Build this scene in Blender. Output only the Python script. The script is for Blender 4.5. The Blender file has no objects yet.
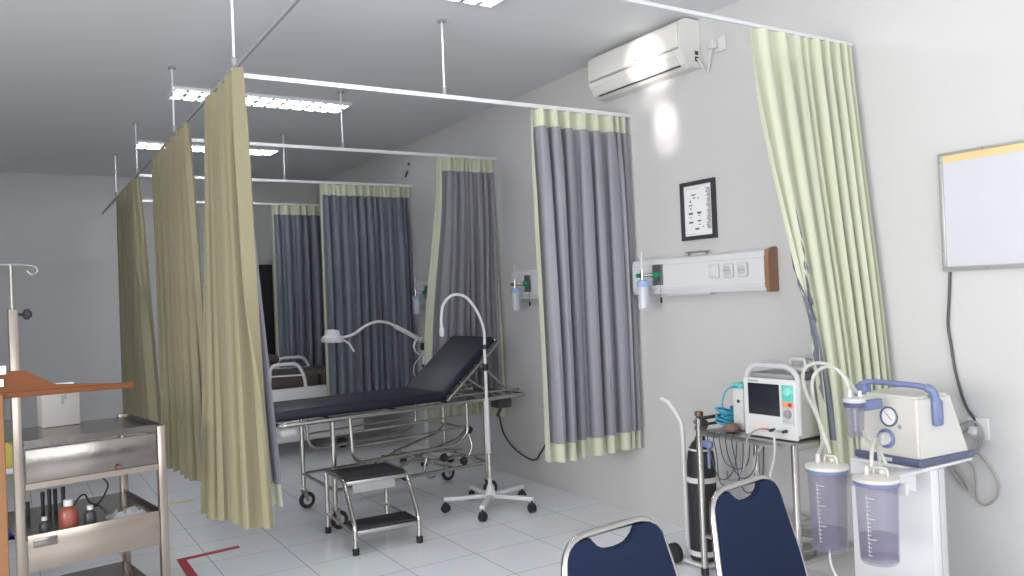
import bpy, bmesh, math, random
from mathutils import Vector, Matrix
S = bpy.context.scene
COL = S.collection
PI = math.pi
# ------------------------------------------------------------------ camera
YAW, PITCH, ROLL, FPX, EYE = math.radians(31.76), math.radians(.51), math.radians(-2.37), 813.7, 1.384
_f = Vector((math.sin(YAW)*math.cos(PITCH), math.cos(YAW)*math.cos(PITCH), math.sin(PITCH)))
_r0 = Vector((math.cos(YAW), -math.sin(YAW), 0)); _u0 = _r0.cross(_f)
_r = _r0*math.cos(ROLL) + _u0*math.sin(ROLL); _u = _u0*math.cos(ROLL) - _r0*math.sin(ROLL)
cd = bpy.data.cameras.new('camera'); cam = bpy.data.objects.new('camera', cd); COL.objects.link(cam)
cd.sensor_width = 36; cd.lens = FPX/1024*36; cd.clip_start = .05
M = Matrix((( _r.x, _u.x, -_f.x, 0), (_r.y, _u.y, -_f.y, 0), (_r.z, _u.z, -_f.z, EYE), (0, 0, 0, 1)))
cam.matrix_world = M
S.camera = cam
def on(axis, val, px, py):                       # a point of a real plane (wall, shelf, floor) read off the photo
    d = _f + _r*((px-512)/FPX) - _u*((py-288)/FPX); o = Vector((0, 0, EYE))
    return o + d*((val-o[axis])/d[axis])
# ------------------------------------------------------------------ light
S.view_settings.view_transform = 'Standard'; S.view_settings.look = 'None'
S.view_settings.gamma = 1; S.view_settings.use_curve_mapping = False
S.view_settings.exposure = 0.13
w = bpy.data.worlds.new('world'); S.world = w; w.use_nodes = True
w.node_tree.nodes['Background'].inputs[0].default_value = (.75, .86, 1, 1)
w.node_tree.nodes['Background'].inputs[1].default_value = .6
def area(name, loc, direction, sx, sy, power, color, spread=180):
    l = bpy.data.lights.new(name, 'AREA'); l.shape = 'RECTANGLE'; l.size = sx; l.size_y = sy; l.energy = power; l.color = color
    l.spread = math.radians(spread)
    o = bpy.data.objects.new(name, l); COL.objects.link(o); o.location = loc
    o.rotation_euler = Vector(direction).to_track_quat('-Z', 'Y').to_euler(); return o
area('daylight_left_window', (-3.32, .35, 1.6), (1, -.05, .15), 3.9, 1.4, 185, (1, .985, .965), 150)
area('daylight_front_window', (.4, -2.62, 1.6), (0, 1, .1), 4.6, 1.5, 118, (.93, .97, 1))
S.cycles.max_bounces = 14; S.cycles.diffuse_bounces = 8
# added spots by the left window imitate reflected sun on air conditioner and wall
def spot(name, loc, target, power, size, blend, radius, color):
    l = bpy.data.lights.new(name, 'SPOT'); l.energy = power; l.spot_size = math.radians(size); l.spot_blend = blend
    l.shadow_soft_size = radius; l.color = color
    o = bpy.data.objects.new(name, l); COL.objects.link(o); o.location = loc
    o.rotation_euler = (Vector(target)-Vector(loc)).to_track_quat('-Z', 'Y').to_euler(); return o
spot('sun_glint_upper', (-3.15, 1.0, 1.4), (3.12, 3.50, 2.68), 4200, 3.0, 1, .03, (1, .97, .9))
spot('sun_glint_lower', (-3.15, 1.0, 1.25), (3.27, 3.52, 2.37), 2300, 2.0, 1, .03, (1, .97, .9))
spot('sun_glint_lowest', (-3.15, 1.0, 1.2), (3.27, 3.51, 2.26), 1300, 2.2, 1, .03, (1, .97, .9))
spot('sun_glint_middle', (-3.15, 1.0, 1.3), (3.27, 3.60, 2.53), 900, 2.2, 1, .03, (1, .97, .9))
# ------------------------------------------------------------------ materials
def mat(name, color, rough=.5, metal=0, var=0, vscale=6, bump=0, bscale=60, spec=.5, sheen=0, alpha=1, emit=0, trans=0, aniso=None):
    m = bpy.data.materials.new(name); m.use_nodes = True; nt = m.node_tree; b = nt.nodes['Principled BSDF']
    b.inputs['Base Color'].default_value = (*color, 1); b.inputs['Roughness'].default_value = rough
    b.inputs['Metallic'].default_value = metal; b.inputs['Specular IOR Level'].default_value = spec
    b.inputs['Sheen Weight'].default_value = sheen; b.inputs['Alpha'].default_value = alpha
    tc = nt.nodes.new('ShaderNodeTexCoord')
    n = nt.nodes.new('ShaderNodeTexNoise'); n.inputs['Scale'].default_value = vscale; n.inputs['Detail'].default_value = 4
    nt.links.new(tc.outputs['Object'], n.inputs['Vector'])
    mx = nt.nodes.new('ShaderNodeMix'); mx.data_type = 'RGBA'
    v = max(var, .03)
    mx.inputs[6].default_value = (*[c*(1-v) for c in color], 1); mx.inputs[7].default_value = (*[min(1, c*(1+v)) for c in color], 1)
    nt.links.new(n.outputs['Fac'], mx.inputs[0]); nt.links.new(mx.outputs[2], b.inputs['Base Color'])
    if bump:
        n2 = nt.nodes.new('ShaderNodeTexNoise'); n2.inputs['Scale'].default_value = bscale; n2.inputs['Detail'].default_value = 5
        bp = nt.nodes.new('ShaderNodeBump'); bp.inputs['Strength'].default_value = bump; bp.inputs['Distance'].default_value = .01
        nt.links.new(tc.outputs['Object'], n2.inputs['Vector'])
        nt.links.new(n2.outputs['Fac'], bp.inputs['Height']); nt.links.new(bp.outputs['Normal'], b.inputs['Normal'])
    if emit:
        b.inputs['Emission Color'].default_value = (*color, 1); b.inputs['Emission Strength'].default_value = emit
    if trans:
        t = nt.nodes.new('ShaderNodeBsdfTranslucent'); mm = nt.nodes.new('ShaderNodeMixShader'); mm.inputs[0].default_value = trans
        nt.links.new(mx.outputs[2], t.inputs[0])
        nt.links.new(b.outputs[0], mm.inputs[1]); nt.links.new(t.outputs[0], mm.inputs[2])
        nt.links.new(mm.outputs[0], nt.nodes['Material Output'].inputs[0])
    return m
WALL = mat('wall_paint', (.55, .54, .535), .6, var=.03, vscale=1.5, bump=.05, bscale=40)
CEIL = mat('ceiling_paint', (.70, .71, .725), .7, var=.02, vscale=1)
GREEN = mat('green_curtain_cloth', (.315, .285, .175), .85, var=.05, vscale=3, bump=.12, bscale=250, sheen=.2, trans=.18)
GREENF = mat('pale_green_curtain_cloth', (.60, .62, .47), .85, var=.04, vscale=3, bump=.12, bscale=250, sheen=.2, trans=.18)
GREY = mat('grey_curtain_lining', (.215, .21, .24), .42, var=.05, vscale=4, bump=.1, bscale=250, sheen=.25)
SLATE = mat('slate_blue_curtain_lining', (.125, .138, .18), .42, var=.05, vscale=4, bump=.1, bscale=250, sheen=.25)
ALU = mat('white_aluminium', (.72, .73, .74), .35, .3)
CHROME = mat('chrome_tube', (.50, .48, .455), .2, 1)
STEEL = mat('brushed_steel', (.52, .51, .50), .3, 1, var=.08, vscale=20, bump=.03, bscale=200)
DARKREF = mat('dark_reflecting_steel', (.26, .235, .215), .2, 1, var=.2, vscale=8, bump=.25, bscale=7)  # mirror-like sheet steel; its dark brownish reflections are put into the base colour
BEIGE = mat('beige_reflecting_steel', (.36, .305, .26), .25, .8, var=.08, vscale=5)  # stainless steel; the beige it reflects is put into the base colour
WHITE = mat('white_plastic', (.62, .62, .62), .4)
WPAINT = mat('white_enamel', (.66, .66, .67), .35)
CREAM = mat('cream_plastic', (.56, .54, .50), .45)
ACW = mat('ac_ivory_plastic', (.72, .70, .66), .3)
BLACK = mat('black_rubber', (.018, .018, .02), .55)
DARK = mat('dark_plastic', (.04, .042, .045), .4)
VINYL = mat('navy_black_vinyl', (.014, .0155, .028), .45, var=.1, bump=.06, bscale=80, spec=.35)
BROWNV = mat('brown_vinyl', (.065, .048, .042), .45, var=.15, bump=.1, bscale=40)
NAVY = mat('navy_cloth', (.013, .021, .050), .9, var=.08, bump=.1, bscale=300, spec=.15)
BLUE = mat('blue_grey_plastic', (.15, .18, .33), .4)
BLUED = mat('dark_blue_grey_plastic', (.085, .10, .17), .4)
CYAN = mat('cyan_cable', (.045, .30, .46), .4)
TEAL = mat('teal_plastic', (.12, .55, .47), .4)
GRN = mat('green_knob_plastic', (.01, .22, .10), .35)
ORANGE = mat('orange_plastic', (.75, .33, .16), .5)
RED = mat('red_tape', (.42, .03, .045), .5)
YELL = mat('yellow_card', (.62, .52, .12), .5)
BRONZE = mat('bronze_valve', (.20, .12, .09), .4, .6)
SCREEN = mat('dark_screen', (.018, .02, .028), .15)
WOODT = mat('tan_plastic_cap', (.30, .165, .09), .45, var=.1)
WOODR = mat('red_brown_wood', (.13, .042, .014), .6, spec=.2, var=.2, vscale=12)
WOODO = mat('orange_wood', (.20, .075, .016), .45, var=.12, vscale=10)
WOODP = mat('pale_wood', (.72, .52, .26), .5, var=.1)
PAPER = mat('paper', (.78, .78, .78), .6)
INK = mat('ink', (.12, .12, .14), .7)
GREYP = mat('grey_plastic', (.28, .28, .29), .45)
LGREY = mat('light_grey_plastic', (.50, .50, .50), .45)
CABLE = mat('grey_cable', (.30, .29, .28), .5)
TUBEW = mat('silicone_tube', (.55, .56, .50), .3, alpha=.6)
DOORM = mat('dark_door', (.012, .012, .013), .5)
COPPER = mat('copper_reflection', (.55, .24, .13), .3, .6)
TUBE_LIT = mat('lit_fluorescent_tube', (.92, .96, 1), .5, emit=55)
SILV = mat('mirror_louvre', (.45, .46, .49), .25, 1)
def clear(name, color, alpha, rough=.08):
    m = mat(name, color, rough, alpha=alpha, spec=.6); return m
JARM = clear('lavender_clear_plastic', (.27, .25, .35), .28)
JARL = clear('violet_liquid', (.16, .13, .24), .40)
GLASS = clear('clear_polycarbonate', (.72, .75, .80), .35)
BLUEC = clear('pale_blue_clear_plastic', (.35, .50, .80), .75)
BAGM = clear('clear_plastic_bag', (.70, .70, .72), .55, .15)
# floor tiles
def tile_mat():
    m = bpy.data.materials.new('white_floor_tiles'); m.use_nodes = True; nt = m.node_tree; b = nt.nodes['Principled BSDF']
    tc = nt.nodes.new('ShaderNodeTexCoord'); mp = nt.nodes.new('ShaderNodeMapping')
    mp.inputs['Location'].default_value = (-.915, -3.874, 0)
    br = nt.nodes.new('ShaderNodeTexBrick'); br.offset = 0; br.squash = 1
    br.inputs['Scale'].default_value = 1; br.inputs['Brick Width'].default_value = .4; br.inputs['Row Height'].default_value = .4
    br.inputs['Mortar Size'].default_value = .0028; br.inputs['Mortar Smooth'].default_value = .3; br.inputs['Bias'].default_value = 0
    br.inputs['Color1'].default_value = (.87, .885, .905, 1); br.inputs['Color2'].default_value = (.84, .86, .885, 1)
    br.inputs['Mortar'].default_value = (.42, .41, .40, 1)
    n = nt.nodes.new('ShaderNodeTexNoise'); n.inputs['Scale'].default_value = 3; n.inputs['Detail'].default_value = 3
    mx = nt.nodes.new('ShaderNodeMix'); mx.data_type = 'RGBA'; mx.blend_type = 'MULTIPLY'; mx.inputs[0].default_value = .15
    nt.links.new(tc.outputs['Object'], mp.inputs[0]); nt.links.new(mp.outputs[0], br.inputs[0]); nt.links.new(tc.outputs['Object'], n.inputs[0])
    nt.links.new(br.outputs['Color'], mx.inputs[6]); nt.links.new(n.outputs['Color'], mx.inputs[7]); nt.links.new(mx.outputs[2], b.inputs['Base Color'])
    b.inputs['Roughness'].default_value = .22
    bp = nt.nodes.new('ShaderNodeBump'); bp.inputs['Strength'].default_value = .3; bp.inputs['Distance'].default_value = .002; bp.invert = True
    nt.links.new(br.outputs['Fac'], bp.inputs['Height']); nt.links.new(bp.outputs[0], b.inputs['Normal'])
    return m
TILE = tile_mat()
# ------------------------------------------------------------------ mesh helpers
def catmull(pts, n=6, closed=False):
    P = [Vector(p) for p in pts]
    if len(P) < 3: return P
    out = []; L = len(P); rng = range(L if closed else L-1)
    for i in rng:
        g = lambda k: P[k % L] if closed else P[max(0, min(L-1, k))]
        p0, p1, p2, p3 = g(i-1), g(i), g(i+1), g(i+2)
        for j in range(n):
            t = j/n
            out.append(.5*((2*p1)+(p2-p0)*t+(2*p0-5*p1+4*p2-p3)*t*t+(3*p1-p0-3*p2+p3)*t**3))
    if not closed: out.append(P[-1])
    return out
def rounded(pts, rad, n=5, closed=False):          # polyline with filleted corners
    P = [Vector(p) for p in pts]; L = len(P); out = []
    for i in range(L):
        if not closed and i in (0, L-1): out.append(P[i]); continue
        a, b, c = P[(i-1) % L], P[i], P[(i+1) % L]
        r = min(rad, (a-b).length*.48, (c-b).length*.48)
        p, q = b+(a-b).normalized()*r, b+(c-b).normalized()*r
        for k in range(n+1):
            t = k/n; out.append(p*(1-t)**2+b*2*t*(1-t)+q*t*t)
    return out
class MB:
    def __init__(s): s.bm = bmesh.new(); s.mats = []
    def _xf(s, vs, mtx):
        if mtx is not None:
            for v in vs: v.co = mtx @ v.co
    def box(s, x0, x1, y0, y1, z0, z1, bev=0, seg=2, mtx=None):
        r = bmesh.ops.create_cube(s.bm, size=1); vs = r['verts']
        for v in vs: v.co = Vector((x0+(v.co.x+.5)*(x1-x0), y0+(v.co.y+.5)*(y1-y0), z0+(v.co.z+.5)*(z1-z0)))
        if bev:
            es = list({e for v in vs for e in v.link_edges})
            bev = min(bev, .49*min(abs(x1-x0), abs(y1-y0), abs(z1-z0)))
            g = bmesh.ops.bevel(s.bm, geom=es, offset=bev, segments=seg, profile=.5, affect='EDGES'); vs = list({v for f in g['faces'] for v in f.verts} | {v for v in vs if v.is_valid})
        s._xf(vs, mtx); return s
    def tube(s, pts, r, seg=10, closed=False, cap=True):
        P = [Vector(p) for p in pts]; Q = [P[0]]
        for p in P[1:]:
            if (p-Q[-1]).length > 1e-5: Q.append(p)
        P = Q; n = len(P); rings = []
        def tan(i):
            a = P[(i-1) % n] if (closed or i > 0) else P[i]; b = P[(i+1) % n] if (closed or i < n-1) else P[i]
            return (b-a).normalized()
        t = tan(0); u = t.orthogonal().normalized()
        for i in range(n):
            t2 = tan(i); q = t.rotation_difference(t2); u = q @ u; u = (u - t2*u.dot(t2)).normalized(); t = t2; v = t.cross(u)
            rr = r[i] if isinstance(r, (list, tuple)) else r
            rings.append([s.bm.verts.new(P[i]+(u*math.cos(2*PI*k/seg)+v*math.sin(2*PI*k/seg))*rr) for k in range(seg)])
        for i in range(n if closed else n-1):
            A, B = rings[i], rings[(i+1) % n]
            for k in range(seg):
                s.bm.faces.new((A[k], A[(k+1) % seg], B[(k+1) % seg], B[k]))
        if cap and not closed:
            s.bm.faces.new(rings[0][::-1]); s.bm.faces.new(rings[-1])
        return s
    def lathe(s, prof, c=(0, 0, 0), axis=(0, 0, 1), seg=24, cap=True):
        c = Vector(c); q = Vector((0, 0, 1)).rotation_difference(Vector(axis).normalized()); rings = []
        for r, z in prof:
            rings.append([s.bm.verts.new(c+q @ Vector((r*math.cos(2*PI*k/seg), r*math.sin(2*PI*k/seg), z))) for k in range(seg)])
        for A, B in zip(rings, rings[1:]):
            for k in range(seg): s.bm.faces.new((A[k], A[(k+1) % seg], B[(k+1) % seg], B[k]))
        if cap: s.bm.faces.new(rings[0][::-1]); s.bm.faces.new(rings[-1])
        return s
    def prism(s, poly, fn0, fn1):                   # poly of (a,b); fn0 / fn1 map to the two end faces
        A = [s.bm.verts.new(fn0(a, b)) for a, b in poly]; B = [s.bm.verts.new(fn1(a, b)) for a, b in poly]; n = len(poly)
        s.bm.faces.new(A[::-1]); s.bm.faces.new(B)
        for i in range(n): s.bm.faces.new((A[i], A[(i+1) % n], B[(i+1) % n], B[i]))
        return s
    def surf(s, g):                                 # grid of points
        R = [[s.bm.verts.new(p) for p in row] for row in g]
        for a, b in zip(R, R[1:]):
            for k in range(len(a)-1): s.bm.faces.new((a[k], a[k+1], b[k+1], b[k]))
        return s
LOCAL = set()
def root_of(o):
    while o.parent: o = o.parent
    return o
def tag(o, label, cat, group=None, kind=None):
    if label: o['label'] = label
    if cat: o['category'] = cat
    if group: o['group'] = group
    if kind: o['kind'] = kind
    return o
def obj(name, mb, m, parent=None, label=None, smooth=True, kind=None, recalc=True):
    bm = mb.bm
    if recalc: bmesh.ops.recalc_face_normals(bm, faces=bm.faces)
    me = bpy.data.meshes.new(name); bm.to_mesh(me); bm.free()
    me.materials.append(m)
    o = bpy.data.objects.new(name, me); COL.objects.link(o)
    if parent is not None:
        o.parent = parent; rt = root_of(parent)
        if rt.name not in LOCAL:
            me.transform(Matrix.Translation(-rt.location))
    else:
        xs = [v.co for v in me.vertices]
        c = Vector(((min(v.x for v in xs)+max(v.x for v in xs))/2, (min(v.y for v in xs)+max(v.y for v in xs))/2, min(v.z for v in xs)))
        me.transform(Matrix.Translation(-c)); o.location = c
    if smooth:
        for p in me.polygons: p.use_smooth = True
        me.set_sharp_from_angle(angle=math.radians(38))
    if label: o['label'] = label
    if kind: o['kind'] = kind
    return o
def thing(name, label, cat, loc, rotz=None, group=None):
    o = bpy.data.objects.new(name, None); COL.objects.link(o); o.location = loc; o.empty_display_size = .1
    if rotz is not None: o.rotation_euler.z = rotz; LOCAL.add(o.name)
    return tag(o, label, cat, group)
def struct(name, mb, m, smooth=False):
    o = obj(name, mb, m, smooth=smooth); o['kind'] = 'structure'; return o
def dup(root, loc, rotz, label, group=None):
    def cp(o, par):
        c = o.copy(); COL.objects.link(c); c.parent = par
        for ch in [x for x in bpy.data.objects if x.parent == o and x != c]: cp(ch, c)
        return c
    r = cp(root, None); r.location = loc
    if rotz is not None: r.rotation_euler.z = rotz
    r['label'] = label
    if group: r['group'] = group
    return r
# ------------------------------------------------------------------ room
XW, YB, XL, YF, H = 3.27, 9.8, -3.3, -2.6, 2.86
T = .12
struct('floor', MB().box(XL-T, XW+T, YF-T, YB+T, -.1, 0), TILE)
struct('ceiling', MB().box(XL-T, XW+T, YF-T, YB+T, H, H+.1), CEIL)
struct('wall_right', MB().box(XW, XW+T, YF-T, YB+T, 0, H), WALL)
struct('wall_back', MB().box(XL, XW, YB, YB+T, 0, H), WALL)
def wall_with_hole(name, horizontal, a0, a1, z0, z1, c0, c1, h0, h1, w0, w1):
    m = MB()
    def b(p0, p1, q0, q1):
        if horizontal: m.box(p0, p1, c0, c1, q0, q1)
        else: m.box(c0, c1, p0, p1, q0, q1)
    b(a0, h0, z0, z1); b(h1, a1, z0, z1); b(h0, h1, z0, w0); b(h0, h1, w1, z1)
    return struct(name, m, WALL)
wall_with_hole('wall_front', True, XL, XW, 0, H, YF-T, YF, -1.95, 2.75, .82, 2.38)
wall_with_hole('wall_left', False, YF, YB, 0, H, XL-T, XL, -1.6, 2.3, .90, 2.30)
def window(name, horizontal, c, a0, a1, z0, z1, n):
    m = MB(); t = .03
    def b(p0, p1, q0, q1):
        if horizontal: m.box(p0, p1, c-.05, c-.01, q0, q1)
        else: m.box(c-.05, c-.01, p0, p1, q0, q1)
    b(a0, a1, z0, z0+.05); b(a0, a1, z1-.05, z1)
    for i in range(n+1):
        x = a0+(a1-a0)*i/n; b(max(a0, x-t), min(a1, x+t), z0+.05, z1-.05)
    struct(name, m, ALU)
window('window_1', True, YF, -1.95, 2.75, .82, 2.38, 4)
window('window_2', False, XL, -1.6, 2.3, .90, 2.30, 4)
d = MB().box(1.95, 2.69, YB-.03, YB-.002, 0, 1.87, .004)
struct('door_1', d, DOORM)
# red and yellow floor marks
m = MB().prism([(.745, 4.845), (.79, 4.80), (1.085, 4.835), (1.09, 4.885)], lambda a, b: Vector((a, b, .0004)), lambda a, b: Vector((a, b, .0016)))
m.prism([(.745, 4.845), (.79, 4.80), (.79, 4.05), (.735, 4.05)], lambda a, b: Vector((a, b, .0004)), lambda a, b: Vector((a, b, .0016)))
tag(obj('floor_tape', m, RED, smooth=False), 'red tape angle stuck on the white floor tiles beside the steel trolley', 'floor tape')
tag(obj('floor_tape', MB().box(.86, 1.09, 6.24, 6.27, .0004, .0016), YELL, smooth=False), 'short yellow tape strip stuck on the floor behind the green curtains', 'floor tape')
# ------------------------------------------------------------------ ceiling lights
def ceiling_light(x0, x1, y0, y1, label, first=[None]):
    loc = ((x0+x1)/2, (y0+y1)/2, H)
    if first[0] is not None: return dup(first[0], loc, 0, label, 'louvred ceiling lights')
    t = thing('ceiling_light', label, 'ceiling light', loc, 0, 'louvred ceiling lights')
    w, d = 1.24/2, .30/2
    m = MB(); e = .018
    for a in ((-w, w, -d, -d+e), (-w, w, d-e, d), (-w, -w+e, -d+e, d-e), (w-e, w, -d+e, d-e)): m.box(*a, -.022, 0, .003)
    obj('frame', m, ALU, t)
    obj('reflector', MB().box(-w+e, w-e, -d+e, d-e, -.006, 0), SILV, t)
    for y in (-.07, .07):
        obj('fluorescent_tube', MB().tube([(-w+.03, y, -.0155), (w-.03, y, -.0155)], .008, 12), TUBE_LIT, t)
    m = MB()
    for k in range(1, 13):
        x = -w+2*w*k/13; m.box(x-.013, x+.013, -d+e, d-e, -.0215, -.0195)
    m.box(-w+e, w-e, -.010, .010, -.0215, -.0175)
    obj('louvre', m, LGREY, t, smooth=False)
    first[0] = t; return t
ceiling_light(.97, 2.21, 5.71, 6.01, 'louvred fluorescent ceiling light, the nearest one seen whole, above the gurney')
ceiling_light(.99, 2.23, 7.66, 7.96, 'louvred fluorescent ceiling light farthest back, seen behind the green curtains')
ceiling_light(.90, 2.12, 3.22, 3.52, 'louvred ceiling light cut off by the top edge of the photo')
# ------------------------------------------------------------------ curtain rails
ZR = 2.44
def rail(label, p0, p1, hangers, thick=.009, hh=.022, bar=None):
    p0, p1 = Vector(p0), Vector(p1); t = thing('curtain_rail', label, 'curtain rail', (p0+p1)/2 + Vector((0, 0, ZR)), group='curtain rails')
    d = (p1-p0).normalized(); n = Vector((-d.y, d.x, 0))*thick
    a, b = p0, p1
    A = [a-n, a+n, b+n, b-n]
    m = MB().prism([(q.x, q.y) for q in A], lambda x, y: Vector((x, y, ZR)), lambda x, y: Vector((x, y, ZR+hh)))
    obj('rail_bar', m, bar or ALU, t, smooth=False)
    for hx, hy in hangers:
        h = obj('hanger_rod', MB().tube([(hx, hy, ZR+.02), (hx, hy, H-.004)], .0055, 8), ALU, t)
        obj('ceiling_flange', MB().lathe([(.022, H-.012), (.022, H-.001)], (hx, hy, 0), seg=16), GREYP, h)
        obj('rail_clamp', MB().lathe([(.011, ZR+.022), (.011, ZR+.06)], (hx, hy, 0), seg=10), GREYP, h)
    return t
XR = .89
rail('long aisle curtain rail hung from the ceiling, carrying the green curtains', (XR, 1.9, 0), (XR, 9.75, 0), [(XR, 3.72), (XR, 5.27), (XR, 6.95), (XR, 8.41)], .006, .016, GREYP)
rail('cross rail passing over at the top right, carrying the pale green curtain', (XR+.014, 2.28, 0), (XW-.002, 2.28, 0), [(2.0, 2.28)], .006, .014)
rail('brightest white cross rail with one hanger rod, carrying the nearest grey curtain', (XR+.014, 3.83, 0), (XW-.002, 3.83, 0), [(2.0, 3.83)])
rail('cross rail over the gurney, second white one back', (XR+.014, 5.43, 0), (XW-.002, 5.43, 0), [(2.02, 5.43)])
rail('cross rail carrying the wide slate blue curtain', (XR+.014, 6.98, 0), (XW-.002, 6.98, 0), [(2.06, 6.98)])
rail('farthest cross rail near the back wall', (XR+.014, 8.6, 0), (XW-.002, 8.6, 0), [(2.1, 8.6)])
# ------------------------------------------------------------------ curtains
def sm(t): t = max(0, min(1, t)); return t*t*(3-2*t)
def curtain(label, tp, bp, folds, amp, greyside, seed, zb=.43, zt=ZR-.002, outer=None, lining=None, l0=.04, l1=.985, ampb=None, ease=None, cat='curtain', hemz=.105, group='ward curtains'):
    """tp / bp: plan polylines (list of xy) at the top and at the bottom; greyside: +1/-1 side of the path normal."""
    R = random.Random(seed); outer = outer or GREEN; lining = lining or GREY; ampb = ampb or amp*1.25
    def plan(P, u):
        P = [Vector((*p, 0)) for p in P]; L = [(b-a).length for a, b in zip(P, P[1:])]; s = u*sum(L)
        for a, b, l in zip(P, P[1:], L):
            if s <= l or b is P[-1]: return a+(b-a)*(s/l)
            s -= l
    plen = sum((Vector(b)-Vector(a)).length for a, b in zip(bp, bp[1:]))
    ws = [R.uniform(.4, 1.7) for _ in range(folds)]; tot = sum(ws); cum = [0]
    for x in ws: cum.append(cum[-1]+x/tot)
    am = [R.uniform(.4, 1.3) for _ in range(folds+1)]; dr = [R.uniform(-.5, .5) for _ in range(folds+1)]
    skew = [R.uniform(-.35, .35) for _ in range(folds+1)]
    def pt(u, v, off, lvl=1):
        i = 0
        while i < folds-1 and cum[i+1] < u: i += 1
        t = (u-cum[i])/(cum[i+1]-cum[i])
        ph = 2*PI*t
        k = ease(v) if ease else v
        a = plan(tp, u); b = plan(bp, u); c = a*(1-k)+b*k
        e = .004
        d = ((plan(tp, min(1, u+e))-plan(tp, max(0, u-e)))*(1-k)+(plan(bp, min(1, u+e))-plan(bp, max(0, u-e)))*k)
        d = d.normalized() if d.length > 1e-9 else Vector((1, 0, 0)); n = Vector((-d.y, d.x, 0))
        A = (am[i]*(1-t)+am[i+1]*t)*(amp*(1-v)+ampb*v)*(.75+.25*sm(v*5))
        drift = dr[i]*(1-t)+dr[i+1]*t
        wv = math.sin(ph + .6*drift*math.sin(v*3.1)) + .22*math.sin(2*ph+drift*4+v*1.3)*sm(v*3) + .10*math.sin(3*ph+v*4)*v
        side = -min(A*.34, (cum[i+1]-cum[i])*plen*.15)*math.sin(2*ph)*min(1, v*6+.2)
        big = (math.sin(u*5.3+seed)*.25+math.sin(u*9.1+seed*2+v*1.5)*.2)*ampb*sm(v)
        z = zt+(zb-zt)*v + (.004*math.sin(ph*.5+i)*v)
        q = Vector((c.x, c.y, 0))+n*(A*wv+big)+d*(side*min(1, u*12, (1-u)*12)) + Vector((0, 0, z))
        if off and lvl:
            e = .0015; g0, g1 = pt(max(0, u-e), v, 0, 0), pt(min(1, u+e), v, 0, 0); tt = g1-g0; tt.z = 0
            if tt.length > 1e-9: tt.normalize(); q += Vector((-tt.y, tt.x, 0))*off
        return q
    nu = folds*14; nv = 22
    g = lambda off, us, vs: [[pt(u, v, off) for u in us] for v in vs]
    us = [i/nu for i in range(nu+1)]; vs = [j/nv for j in range(nv+1)]
    c0 = pt(.5, 1, 0); t = thing('curtain', label, cat, (c0.x, c0.y, 0), group=group)
    obj('outer_cloth', MB().surf(g(0, us, vs)), outer, t, recalc=False)
    hd = .10/(zt-zb); hm = hemz/(zt-zb)
    L0 = l0 if callable(l0) else (lambda v: l0)
    vs2 = [hd+(1-hd-hm)*j/nv for j in range(nv+1)]
    obj('lining', MB().surf([[pt(L0(v)+(l1-L0(v))*i/nu, v, .006*greyside) for i in range(nu+1)] for v in vs2]), lining, t, 'grey lining sewn inside the pale green cloth', recalc=False)
    return t
# path directions: for cross curtains x grows, normal = +Y ; the grey side faces the camera (-Y) for rails 1-4
LG = 'ward curtains'
curtain('nearest grey-lined curtain hanging between the gurney and the bedhead panel with the framed chart', [(2.55, 3.83), (3.235, 3.83)], [(2.565, 3.83), (3.24, 3.83)], 8, .038, -1, 5, outer=GREENF, l0=.04, ampb=.05)
curtain('grey-lined curtain behind the raised gurney backrest', [(2.745, 5.43), (3.05, 5.43), (3.23, 5.43)], [(2.70, 5.675), (3.16, 5.675), (3.245, 5.42)], 9, .033, -1, 8, zb=.45, outer=GREENF, l0=.10, ampb=.036, ease=lambda v: sm(v*1.25))
curtain('wide slate blue curtain behind the exam lamp head', [(2.365, 6.98), (3.23, 6.98)], [(2.35, 6.98), (3.24, 6.98)], 12, .038, -1, 11, outer=GREENF, lining=SLATE, l0=.035, ampb=.05)
curtain('farthest slate blue curtain beside the dark doorway', [(2.38, 8.6), (3.2, 8.6)], [(2.37, 8.6), (3.2, 8.6)], 10, .034, -1, 17, outer=GREENF, lining=SLATE, l0=.04)
curtain('narrow grey-lined curtain end gathered at the aisle corner of the brightest cross rail', [(.90, 3.845), (.925, 3.845)], [(.985, 3.83), (1.06, 3.825)], 2, .014, -1, 51, zb=.45, outer=GREENF, l0=.0, l1=1, ampb=.02)
# rail 0 : green side to the camera, swept to the wall
curtain('pale green curtain swept aside against the right wall behind the suction machine', [(2.615, 2.279), (2.61, 2.28), (3.235, 2.28)], [(3.01, 2.262), (2.965, 2.275), (3.235, 2.14)], 9, .040, 1, 23, zb=.60, outer=GREENF, lining=SLATE, l0=lambda v: .05*(1-sm((v-.45)/.25)), l1=.97, ampb=.022, ease=lambda v: .35*v+.65*sm(v*1.02))
# aisle rail : green side faces -x.  path along +Y has normal -x
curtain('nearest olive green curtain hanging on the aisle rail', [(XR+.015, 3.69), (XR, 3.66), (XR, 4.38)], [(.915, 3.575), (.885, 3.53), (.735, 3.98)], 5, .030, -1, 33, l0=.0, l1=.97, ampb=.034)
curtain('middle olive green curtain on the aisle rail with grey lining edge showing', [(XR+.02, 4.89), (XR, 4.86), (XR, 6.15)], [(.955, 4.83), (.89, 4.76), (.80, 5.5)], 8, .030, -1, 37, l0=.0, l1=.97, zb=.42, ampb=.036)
curtain('farthest olive green curtain on the aisle rail nearest the back wall', [(XR+.02, 7.1), (XR, 7.02), (XR, 8.45)], [(.97, 6.9), (.90, 6.7), (.87, 8.3)], 9, .030, -1, 41, l0=.25, l1=.97)
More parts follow.
